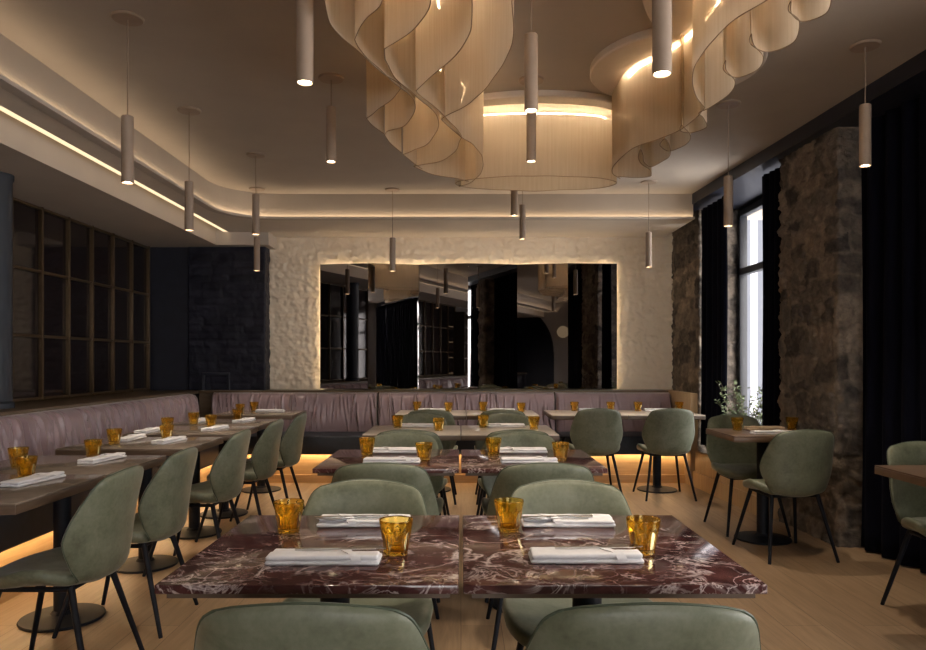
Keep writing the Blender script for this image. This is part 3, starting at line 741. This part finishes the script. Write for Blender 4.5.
glasses = [
 (-.503, 2.105, 'amber tumbler on the nearest left marble table, at its far left'),
 (-.168, 1.865, 'amber tumbler on the nearest left marble table, right of the front napkin'),
 (.141, 2.12, 'amber tumbler on the nearest right marble table, at its far left by the seam'),
 (.474, 1.873, 'amber tumbler on the nearest right marble table, right of the front napkin'),
 (-.50, 3.83, 'amber tumbler at the far left of the second-row left marble table'),
 (-.185, 3.60, 'amber tumbler on the right half of the second-row left marble table'),
 (.173, 3.83, 'amber tumbler at the far left of the second-row right marble table'),
 (.50, 3.62, 'amber tumbler on the right half of the second-row right marble table'),
 (-.476, 5.41, 'amber tumbler at the left of the third-row left taupe table'),
 (-.16, 5.17, 'amber tumbler at the right of the third-row left taupe table'),
 (.167, 5.43, 'amber tumbler at the left of the third-row right taupe table'),
 (.535, 5.28, 'amber tumbler at the right of the third-row right taupe table'),
 (-.44, 7.22, 'amber tumbler at the left of the left mid-room table against the back banquette'),
 (-.124, 7.12, 'amber tumbler at the right of the left mid-room table against the back banquette'),
 (.22, 7.2, 'amber tumbler at the left of the right mid-room table against the back banquette'),
 (.59, 7.06, 'amber tumbler at the right of the right mid-room table against the back banquette'),
 (1.134, 7.2, 'first amber tumbler from the left on the pale right-hand banquette tables'),
 (1.497, 7.2, 'amber tumbler just behind the left chair back at the pale right-hand tables'),
 (1.77, 7.2, 'amber tumbler just right of the seam between the pale right-hand tables'),
 (2.18, 7.2, 'amber tumbler in front of the oak end panel of the banquette'),
 (1.995, 5.20, 'amber tumbler at the left of the walnut window table, below the plant'),
 (2.40, 5.22, 'amber tumbler at the right of the walnut table, against the stone pier'),
 (-2.09, 3.40, 'amber tumbler farther left on the nearest left tables, half hidden by another'),
 (-1.86, 3.08, 'amber tumbler beside the napkin nearest us on the left tables, in front of another'),
 (-1.91, 3.74, 'amber tumbler by the napkin on the second left-hand table'),
 (-2.09, 4.34, 'amber tumbler near the banquette side of the single left-hand table'),
 (-1.88, 4.60, 'amber tumbler beside the napkin of the single left-hand table'),
 (-2.12, 5.20, 'amber tumbler on the farther left-hand pair, nearest table, banquette side'),
 (-1.90, 5.47, 'amber tumbler on the farther left-hand pair, above the third chair'),
 (-2.12, 5.71, 'amber tumbler on the farther left-hand pair, far table, banquette side'),
 (-1.90, 6.12, 'amber tumbler at the far end of the farther left-hand pair'),
 (-2.10, 6.85, 'amber tumbler at the left of the corner table'),
 (-2.06, 7.17, 'amber tumbler beside the napkin of the corner table'),
]
g0 = None
for (x, y, lab) in glasses:
    rz = rnd.uniform(0, .7)
    if g0 is None: g0 = make_glass(lab); g0.location = (x, y, .7505)
    else: dup(g0, (x, y, .7505), rz, lab)

# ------------------------------------------------------------------ napkins and cutlery
def make_napkin(label, mat='napkin'):
    t = thing('folded_napkin', label, 'napkin', group='folded napkins')
    def slab(x0, x1, y0, y1, z0, z1, name, seed, skew=0, bev=.006):
        b = MB(); b.box(x0, x1, y0, y1, z0, z1, bev, 3)
        bm = bmesh.new(); me = bpy.data.meshes.new('t'); me.from_pydata(b.v, [], b.f); bm.from_mesh(me); bpy.data.meshes.remove(me)
        bmesh.ops.subdivide_edges(bm, edges=[e for e in bm.edges if e.calc_length() > .03], cuts=10, use_grid_fill=True)
        for v in bm.verts:
            k = (v.co.z - z0) / (z1 - z0)
            v.co.z += .0022 * noise.noise(v.co * 26 + Vector((seed, 0, 0))) * k
            v.co.y += .002 * noise.noise(v.co * 18 + Vector((0, seed, 0))) + skew * v.co.x
        bm.verts.index_update(); o = MB(); o.bm(bm, None, True); return o.build(name, M[mat], t, autosmooth=50)
    slab(-.14, .14, -.042, .044, .0005, .012, 'napkin_fold', 1)
    slab(-.138, .137, -.040, .010, .0115, .025, 'napkin_fold', 5, .03)
    slab(-.136, .05, -.004, .043, .0115, .022, 'napkin_fold', 8, -.02)
    # a diagonal flap over the cutlery
    b = MB(); vs = []; fs = []; nu = 14
    for i in range(nu + 1):
        u = i / nu
        for w in (-.012, .012):
            x = .03 + .055 * u + w; y = .044 - .088 * u; z = .0285 - .016 * (2 * u - 1) ** 4 + .0015 * math.sin(u * 9)
            vs += [(x, y, z), (x, y, z - .003)]
    for i in range(nu):
        a = i * 4; c = a + 4; fs += [[a, c, c + 2, a + 2], [a + 1, a + 3, c + 3, c + 1], [a, a + 1, c + 1, c], [a + 2, c + 2, c + 3, a + 3]]
    fs += [[0, 2, 3, 1], [nu * 4, nu * 4 + 1, nu * 4 + 3, nu * 4 + 2]]
    b.add(vs, fs, True); fix_normals(b.build('napkin_flap', M[mat], t, autosmooth=50))
    return t
# x, y, rotation, label
naps = [
 (-.34, 1.795, R(0), 'folded white napkin with cutlery at the front of the nearest left marble table'),
 (-.295, 2.20, R(180), 'folded white napkin with cutlery at the back of the nearest left marble table'),
 (.312, 1.81, R(0), 'folded white napkin with cutlery at the front of the nearest right marble table'),
 (.325, 2.20, R(180), 'folded white napkin with cutlery at the back of the nearest right marble table'),
 (-.34, 3.55, R(0), 'white napkin at the front of the second-row left marble table, behind a chair back'),
 (-.345, 3.94, R(180), 'white napkin at the back of the second-row left marble table'),
 (.335, 3.55, R(0), 'white napkin at the front of the second-row right marble table, behind a chair back'),
 (.33, 3.94, R(180), 'white napkin at the back of the second-row right marble table'),
 (-.32, 5.46, R(180), 'white napkin at the back of the third-row left taupe table'),
 (.345, 5.46, R(180), 'white napkin at the back of the third-row right taupe table'),
 (-.29, 7.18, R(180), 'white napkin on the left mid-room table against the back banquette'),
 (.40, 7.20, R(180), 'white napkin on the right mid-room table against the back banquette'),
 (1.32, 7.22, R(180), 'white napkin on the pale right-hand table, left of the pair'),
 (1.97, 7.20, R(180), 'white napkin on the pale table by the oak end panel'),
 (2.13, 4.93, R(4), 'pale napkin at the front of the walnut window table'),
 (-1.765, 2.98, R(82), 'white napkin nearest us on the left banquette tables, beside a tumbler'),
 (-1.80, 3.62, R(82), 'white napkin on the second left-hand table, beside a tumbler'),
 (-1.80, 4.45, R(82), 'white napkin on the single left-hand table, chair side'),
 (-2.10, 4.58, R(90), 'white napkin on the single left-hand table, banquette side'),
 (-1.79, 5.25, R(82), 'white napkin on the nearer table of the farther left-hand pair, chair side'),
 (-2.20, 5.07, R(90), 'white napkin on the nearer table of the farther left-hand pair, banquette side'),
 (-1.79, 5.95, R(82), 'white napkin on the farther table of the farther left-hand pair, chair side'),
 (-2.15, 5.96, R(90), 'white napkin on the farther table of the farther left-hand pair, banquette side'),
 (-1.88, 7.10, R(0), 'white napkin on the corner table'),
]
n0 = None; napobjs = []
for (x, y, rz, lab) in naps:
    if n0 is None: n0 = make_napkin(lab); n0.location = (x, y, .75); n0.rotation_euler = (0, 0, rz); napobjs.append(n0)
    else: napobjs.append(dup(n0, (x, y, .75), rz, lab))
nt_ = make_napkin('tan folded napkin at the back of the walnut window table', 'napkin_tan'); nt_.location = (2.205, 5.24, .75); nt_.rotation_euler = (0, 0, R(184))
# cutlery on the four nearest napkins
b = MB()
def bar(b, x0, x1, w0, w1, z, th, y=0):
    b.add([(x0, y - w0, z), (x1, y - w1, z), (x1, y + w1, z), (x0, y + w0, z), (x0, y - w0, z + th), (x1, y - w1, z + th), (x1, y + w1, z + th), (x0, y + w0, z + th)],
          [[3, 2, 1, 0], [4, 5, 6, 7], [0, 1, 5, 4], [1, 2, 6, 5], [2, 3, 7, 6], [3, 0, 4, 7]])
bar(b, -.095, -.01, .005, .003, 0, .003); bar(b, -.01, .03, .003, .0025, 0, .003); bar(b, .03, .05, .0025, .011, 0, .003); bar(b, .05, .06, .011, .011, 0, .0025)
for k in range(4): bar(b, .06, .105, .0018, .001, 0, .002, -.009 + .006 * k)
fork = tag(b.build('fork', M['steel']), '', 'fork', 'forks on napkins')
b = MB(); bar(b, -.11, 0, .006, .004, 0, .005); bar(b, 0, .02, .004, .0085, .001, .002); bar(b, .02, .09, .0085, .0085, .001, .002); bar(b, .09, .115, .0085, .002, .001, .002)
knife = tag(b.build('knife', M['steel']), '', 'knife', 'knives on napkins')
where = ['front napkin of the nearest left marble table', 'back napkin of the nearest left marble table', 'front napkin of the nearest right marble table', 'back napkin of the nearest right marble table']
for k, (x, y, rz, lab) in enumerate(naps[:4]):
    for src, yy, nm in ((fork, .030, 'steel fork tucked in the '), (knife, .0145, 'steel knife tucked in the ')):
        o = src if k == 0 else src.copy()
        if k: C.objects.link(o)
        p = Matrix.Rotation(rz, 3, 'Z') @ Vector((.035, yy, 0))
        o.location = (x + p.x, y + p.y, .7735 if src is fork else .7765); o.rotation_euler = (0, R(-2 if src is fork else 0), rz + R(4)); o['label'] = nm + where[k]

# ------------------------------------------------------------------ pendants
def make_pendant(label):
    t = thing('pendant_lamp', label, 'lamp', group='cylinder pendant lamps')
    b = MB(); b.lathe([(.0, .03), (.0255, .03), (.0258, 0), (.029, 0), (.029, .322), (.026, .326), (.0, .326)], 32); b.build('shade', M['pendant_metal'], t)
    b = MB(); b.lathe([(.0, .0085), (.0250, .0085), (.0250, .0115), (0, .0115)], 24); b.build('lens', M['lens'], t)
    b = MB(); b.lathe([(.003, .326), (.003, .80)], 8); b.build('cord', M['cord'], t)
    b = MB(); b.lathe([(.0, .794), (.070, .794), (.076, .800), (.076, .806), (.0, .806)], 36); b.build('canopy', M['pendant_metal'], t)
    return t
pend = [
 (-1.63, 3.52, 2.12, 'beige pendant lamp on the left, nearest of the left row'),
 (-1.82, 4.82, 2.125, 'beige pendant lamp second in the left row, over the left tables'),
 (-1.67, 5.86, 2.28, 'beige pendant lamp in the left row hanging higher, just above another'),
 (-1.99, 7.02, 2.13, 'beige pendant lamp lowest and farthest in the left row, by the cream brick edge'),
 (-.542, 2.50, 2.215, 'large beige pendant lamp cut by the top edge, left of the chandelier'),
 (-.77, 4.27, 2.43, 'beige pendant lamp hanging high just left of the chandelier'),
 (-.67, 7.05, 2.13, 'beige pendant lamp in front of the mirror, left of its middle'),
 (.30, 3.08, 2.32, 'beige pendant lamp in front of the chandelier, upper of two in line'),
 (.42, 4.30, 2.44, 'beige pendant lamp inside the chandelier, lower of two in line'),
 (.44, 5.95, 2.45, 'small beige pendant lamp just below the chandelier, left of a pair'),
 (.585, 6.85, 2.41, 'small beige pendant lamp just below the chandelier, right of a pair'),
 (.603, 2.16, 2.11, 'large beige pendant lamp cut by the top edge, before the right chandelier half'),
 (1.76, 6.75, 2.13, 'slim beige pendant lamp near the right end of the back wall'),
 (1.745, 4.70, 2.13, 'beige pendant lamp in front of the tall window'),
 (2.15, 3.83, 2.287, 'beige pendant lamp at far right before the wide dark curtain'),
]
p0 = None
for (x, y, z, lab) in pend:
    if p0 is None: p0 = make_pendant(lab); p0.location = (x, y, z); r_ = p0
    else: r_ = dup(p0, (x, y, z), 0, lab)
    gap = ZC - z
    for ch in r_.children:
        n_ = ch.name.split('.')[0]
        if n_ == 'canopy': ch.location.z = gap - .806
        if n_ == 'cord': ch.scale.z = (gap - .326 - .008) / .474; ch.location.z = .326 * (1 - ch.scale.z)
    l = bpy.data.lights.new('pendant_spot', 'SPOT'); l.energy = 12; l.color = (1, .83, .64); l.spot_size = R(85); l.spot_blend = .9; l.shadow_soft_size = .022
    lo = bpy.data.objects.new('pendant_spot', l); C.objects.link(lo); lo.parent = r_; lo.location = (0, 0, .004)

# ------------------------------------------------------------------ chandelier of sheer ribbons
ch = thing('ribbon_chandelier', 'big cloud-shaped chandelier of scalloped sheer beige fabric below the ceiling', 'chandelier')
def cr(pts, n=10, closed=False):
    P = [Vector(p) for p in pts]; out = []; m = len(P)
    for i in range(m if closed else m - 1):
        p1, p2 = P[i % m], P[(i + 1) % m]
        p0_ = P[(i - 1) % m] if closed or i > 0 else p1 * 2 - p2
        p3 = P[(i + 2) % m] if closed or i + 2 < m else p2 * 2 - p1
        for k in range(n):
            t = k / n
            out.append(.5 * ((2 * p1) + (-p0_ + p2) * t + (2 * p0_ - 5 * p1 + 4 * p2 - p3) * t * t + (-p0_ + 3 * p1 - 3 * p2 + p3) * t ** 3))
    if not closed: out.append(P[-1])
    return out
ZH = 2.43
def ribbon(arcs, zt=2.925, zb=ZH, closed=False, seed=0):
    line = []
    for a in arcs:
        c = cr(a, 10, closed)
        line += c if not line else c[1:]
    nz = 8; vs = []; fs = []
    for i, p in enumerate(line):
        for j in range(nz + 1):
            v = j / nz; k = .006 * noise.noise(Vector((p.x * 6, p.y * 6, seed + v)))
            vs.append((p.x + k, p.y + k, zb + (zt - zb) * v + (.006 * noise.noise(Vector((p.x * 5, p.y * 5, seed))) if j == 0 else 0)))
    m = len(line); w = nz + 1
    for i in range(m if closed else m - 1):
        i2 = (i + 1) % m
        for j in range(nz): fs.append([i * w + j, i * w + j + 1, i2 * w + j + 1, i2 * w + j])
    b = MB(); b.add(vs, fs, True); o = b.build('fabric_ribbon', M['sheer_fabric'], ch, autosmooth=0)
    h = MB(); pts = [vs[i * w] for i in range(m)]
    (h.loop_tube if closed else h.tube)(pts, .0019, 6); h.build('hem', M['fabric_hem'], o)
# left wing: nested scallops (plan points), nearest arc then the arc beyond its cusp
ribbon([[(.12, 2.0), (.16, 2.3), (.19, 2.6), (.18, 2.78), (.13, 3.03), (.04, 3.29), (-.095, 3.52)], [(-.095, 3.53), (.0, 3.79), (.075, 3.95), (.13, 4.23), (.122, 4.50), (.06, 4.75), (-.015, 4.88)]], seed=1)
ribbon([[(.0, 2.0), (.035, 2.35), (.02, 2.65), (-.09, 2.92), (-.198, 3.14)], [(-.2, 3.15), (-.1, 3.42), (-.01, 3.70), (-.005, 3.88), (-.04, 4.07), (-.13, 4.25), (-.285, 4.36)], [(-.285, 4.37), (-.2, 4.52), (-.13, 4.59), (-.02, 4.65), (.05, 4.72)]], seed=2)
ribbon([[(-.12, 2.05), (-.10, 2.35), (-.165, 2.55), (-.29, 2.72)], [(-.3, 2.8), (-.27, 3.02), (-.205, 3.19), (-.12, 3.45), (-.12, 3.66), (-.18, 3.9), (-.255, 4.02), (-.33, 4.12)], [(-.33, 4.13), (-.29, 4.28), (-.24, 4.42)]], seed=3)
ribbon([[(-.23, 2.05), (-.255, 2.35), (-.33, 2.49), (-.39, 2.64)], [(-.39, 2.68), (-.36, 2.82), (-.30, 3.0), (-.22, 3.22), (-.22, 3.42), (-.28, 3.6), (-.37, 3.69), (-.395, 3.76)], [(-.395, 3.77), (-.38, 3.9), (-.34, 4.08)]], seed=4)
ribbon([[(-.40, 2.05), (-.447, 2.35), (-.457, 2.51), (-.436, 2.62), (-.397, 2.72)], [(-.39, 2.74), (-.32, 2.95), (-.26, 3.08), (-.29, 3.2), (-.37, 3.34), (-.46, 3.5)], [(-.46, 3.51), (-.44, 3.62), (-.40, 3.74)]], seed=5)
# far lobe
ribbon([[(.5 + .535 * math.cos(a), 4.79 + .20 * math.sin(a)) for a in [2 * PI * k / 16 for k in range(16)]]], closed=True, seed=6)
# right wing: scallops with their cusps toward the windows
ribbon([[(1.12, 2.02), (1.0, 2.35), (.945, 2.5), (.925, 2.72), (.945, 2.93), (1.03, 3.17), (1.137, 3.36)], [(1.145, 3.45), (1.12, 3.65), (1.043, 3.83), (.955, 4.0), (.925, 4.25), (.945, 4.5), (1.03, 4.66)]], seed=7)
ribbon([[(1.0, 4.60), (1.10, 4.64), (1.187, 4.62), (1.208, 4.57), (1.167, 4.45), (1.09, 4.33), (1.03, 4.18), (1.0, 4.02), (1.04, 4.12), (1.085, 4.27), (1.156, 4.38), (1.2, 4.24), (1.19, 4.1), (1.126, 3.9), (1.08, 3.82), (1.09, 3.94), (1.17, 4.05),
  (1.217, 3.93), (1.21, 3.79), (1.127, 3.64), (1.1, 3.6), (1.13, 3.7), (1.2, 3.73), (1.24, 3.64), (1.18, 3.5), (1.13, 3.42), (1.15, 3.36), (1.186, 3.2), (1.158, 3.045), (1.08, 2.93), (1.04, 2.83), (1.07, 2.93), (1.15, 3.0), (1.205, 2.92), (1.17, 2.79),
  (1.09, 2.68), (1.05, 2.6), (1.08, 2.68), (1.17, 2.74), (1.228, 2.655), (1.175, 2.5), (1.1, 2.42), (1.08, 2.36), (1.12, 2.44), (1.19, 2.5), (1.236, 2.44), (1.2, 2.33), (1.13, 2.2), (1.16, 2.24), (1.23, 2.22), (1.21, 2.08), (1.15, 1.95)]], seed=8)
# ceiling plates and light rings
for (cx, cy, rx, ry, z) in ((-.12, 3.15, .33, 1.40, 2.893), (.50, 4.86, .66, .40, 2.891), (1.21, 4.06, .475, .50, 2.889), (1.24, 2.72, .50, 1.0, 2.887)):
    b = MB(); b.lathe([(0, z), (.985, z), (1, z + .008), (1, ZC + .002)], 72, (cx, cy), sx=rx, sy=ry); b.build('ceiling_plate', M['canopy_white'], ch, autosmooth=30)
def strip(pts, z, closed=False):
    line = [Vector((p.x, p.y, z)) for p in cr(pts, 8, closed)]; b = MB()
    (b.loop_tube if closed else b.tube)(line, .0048, 6); b.build('light_strip', M['ring_led'], ch)
strip([(.5 + .46 * math.cos(a), 4.79 + .105 * math.sin(a)) for a in [PI * .98 + PI * 1.04 * k / 12 for k in range(13)]], 2.862)
strip([(1.22, 2.05), (1.06, 2.3), (1.0, 2.7), (1.05, 3.0), (1.16, 3.22), (1.165, 3.48), (1.14, 3.66), (1.065, 3.84), (.985, 4.0), (.965, 4.14)], 2.878)
strip([(-.32, 2.15), (-.36, 2.4), (-.25, 2.65), (-.22, 2.9), (-.12, 3.1), (-.1, 3.3)], 2.868)
strip([(-.20, 3.5), (-.28, 3.62), (-.33, 3.76), (-.26, 3.9), (-.15, 3.95), (-.06, 4.1), (.02, 4.25), (.0, 4.5)], 2.868)

# ------------------------------------------------------------------ planter under the window
t = thing('window_planter', 'low oak planter box with white pebbles under the tall window', 'planter')
b = MB()
def qbox(b, ya, yb_, d0, d1, z0, z1):
    vs = []
    for y in (ya, yb_):
        x = XW(y); vs += [(x + d0, y, z0), (x + d1, y, z0), (x + d1, y, z1), (x + d0, y, z1)]
    b.add(vs, [[0, 1, 5, 4], [1, 2, 6, 5], [2, 3, 7, 6], [3, 0, 4, 7], [0, 3, 2, 1], [4, 5, 6, 7]])
qbox(b, 5.70, 7.19, -.075, -.05, 0, .355); qbox(b, 5.70, 7.19, -.095, -.075, 0, .15); qbox(b, 5.70, 5.73, -.05, .38, 0, .33); qbox(b, 7.16, 7.19, -.05, .38, 0, .33)
b.build('box_front', M['oak_panel'], t)
b = MB(); qbox(b, 5.73, 7.16, -.05, .4, .2, .325); b.build('soil', M['soil'], t)
b = MB()
for k in range(900):
    y = rnd.uniform(5.75, 7.14); x = XW(y) + rnd.uniform(-.04, .36); r = rnd.uniform(.010, .022)
    if math.hypot(x - 2.58, y - 6.5) < .4: continue
    bm = bmesh.new(); bmesh.ops.create_icosphere(bm, subdivisions=1, radius=r)
    b.bm(bm, Matrix.Translation((x, y, .328 + rnd.uniform(0, .014))) @ Matrix.Rotation(rnd.uniform(0, 6), 4, 'Z') @ Matrix.Diagonal((1.2, .9, .65, 1)), True)
o = b.build('pebbles', M['pebble'], t, autosmooth=0); o['kind'] = 'stuff'
t = thing('leafy_shrub', 'small-leaved green shrub growing in front of the tall window', 'plant', (2.58, 6.50, .338))
b = MB(); lf = MB(); r = random.Random(3)
def leaf(p, d, l):
    d = d.normalized(); s = d.cross(Vector((r.uniform(-1, 1), r.uniform(-1, 1), r.uniform(.2, 1)))).normalized(); u = s.cross(d) * l * .12; w = l * .2
    lf.add([p, p + d * l * .45 + s * w + u, p + d * l, p + d * l * .45 - s * w + u, p + d * l * .5 - u * .6], [[0, 1, 4], [1, 2, 4], [2, 3, 4], [3, 0, 4]], True)
for k in range(32):
    a = r.uniform(0, 2 * PI); sp = r.uniform(.05, .28); h = r.uniform(.36, .76)
    pts = [Vector((0, 0, 0)) + Vector((math.cos(a) * sp * (q ** 1.4), math.sin(a) * sp * (q ** 1.4) * 1.3, h * q)) + Vector((r.uniform(-.01, .01), r.uniform(-.01, .01), 0)) * (q > 0) for q in (0, .2, .4, .6, .8, 1)]
    b.tube(pts, [.006, .005, .004, .003, .002, .001], 6)
    for q in range(26):
        s = r.uniform(.35, 1); i = min(4, int(s * 5)); p = pts[i].lerp(pts[i + 1], s * 5 - i)
        leaf(p, Vector((r.uniform(-1, 1), r.uniform(-1, 1), r.uniform(-.2, .9))), r.uniform(.03, .055))
b.build('stem', M['plant_stem'], t); lf.build('foliage', M['plant_leaf'], t, autosmooth=0)
b = MB(); b.tube([(4.2, 10.33, 0), (4.2, 10.33, 5)], .045, 16); tag(b.build('outside_pipe', M['gray_post']), 'pale grey upright pipe outside, seen through the tall window', 'pipe')

# a shelf unit at the rear left, seen dimly in the mirror
t = thing('shelf_unit', 'tall dark open shelf unit by the left wall, seen reflected in the mirror', 'shelf', (-3.30, .15, .925))
b = MB(); b.box(-.14, .14, -.32, -.30, 0, 1.45); b.box(-.14, .14, .30, .32, 0, 1.45); b.build('side_panel', M['shelf_wood'], t)
for z in (.02, .38, .74, 1.10, 1.43):
    b = MB(); b.box(-.14, .14, -.30, .30, z - .012, z + .012); b.build('shelf', M['shelf_wood'], t)
    if z < 1.4:
        b = MB(); b.box(-.13, -.12, -.28, .28, z + .02, z + .03); b.build('light_strip', emit('shelf_led', WARM, 2), t)

# ------------------------------------------------------------------ daylight
w = bpy.data.worlds.new('World'); bpy.context.scene.world = w; w.use_nodes = True
nt = w.node_tree; bg = nt.nodes['Background']
tc = N(nt, 'ShaderNodeTexCoord'); sx = N(nt, 'ShaderNodeSeparateXYZ'); nt.links.new(tc.outputs['Generated'], sx.inputs[0])
nt.links.new(ramp(nt, sx.outputs['Y'], [(0, (4.4, 4.2, 3.9)), (.45, (3.6, 3.5, 3.35)), (.85, (.36, .365, .40))]), bg.inputs[0])
l = bpy.data.lights.new('daylight_portal', 'AREA'); l.shape = 'RECTANGLE'; l.size = 2.7; l.size_y = 2.5; l.cycles.is_portal = True
o = bpy.data.objects.new('daylight_portal', l); C.objects.link(o); o.location = (.95, YREAR - .16, 1.55); o.rotation_euler = (R(90), 0, R(180))
for (y0, y1) in ((5.66, 7.56), (.17, 2.73), (-4.18, -.57), (3.07, 4.50)):
    l = bpy.data.lights.new('daylight_portal', 'AREA'); l.shape = 'RECTANGLE'; l.size = 2.3; l.size_y = y1 - y0; l.cycles.is_portal = True
    o = bpy.data.objects.new('daylight_portal', l); C.objects.link(o); o.location = (2.96, (y0 + y1) / 2, 1.64)
    o.rotation_euler = (0, R(90), 0)

# ------------------------------------------------------------------ camera and view
cam = bpy.data.cameras.new('camera'); co = bpy.data.objects.new('camera', cam); C.objects.link(co)
cam.sensor_width = 36; cam.lens = 36 * 720 / 926; cam.shift_x = 2 / 926; cam.shift_y = 36 / 926; cam.clip_start = .05
co.location = (0, 0, 1.25); co.rotation_euler = (R(90), 0, 0)
sc = bpy.context.scene; sc.camera = co
sc.view_settings.view_transform = 'Standard'; sc.view_settings.look = 'None'; sc.view_settings.gamma = 1; sc.view_settings.exposure = 1.15
sc.view_settings.use_curve_mapping = False
cy = sc.cycles
cy.max_bounces = 14; cy.diffuse_bounces = 5; cy.glossy_bounces = 6; cy.transmission_bounces = 12; cy.transparent_max_bounces = 24
cy.use_denoising = True; cy.caustics_refractive = True; cy.caustics_reflective = False; cy.sample_clamp_indirect = 4; cy.blur_glossy = .5
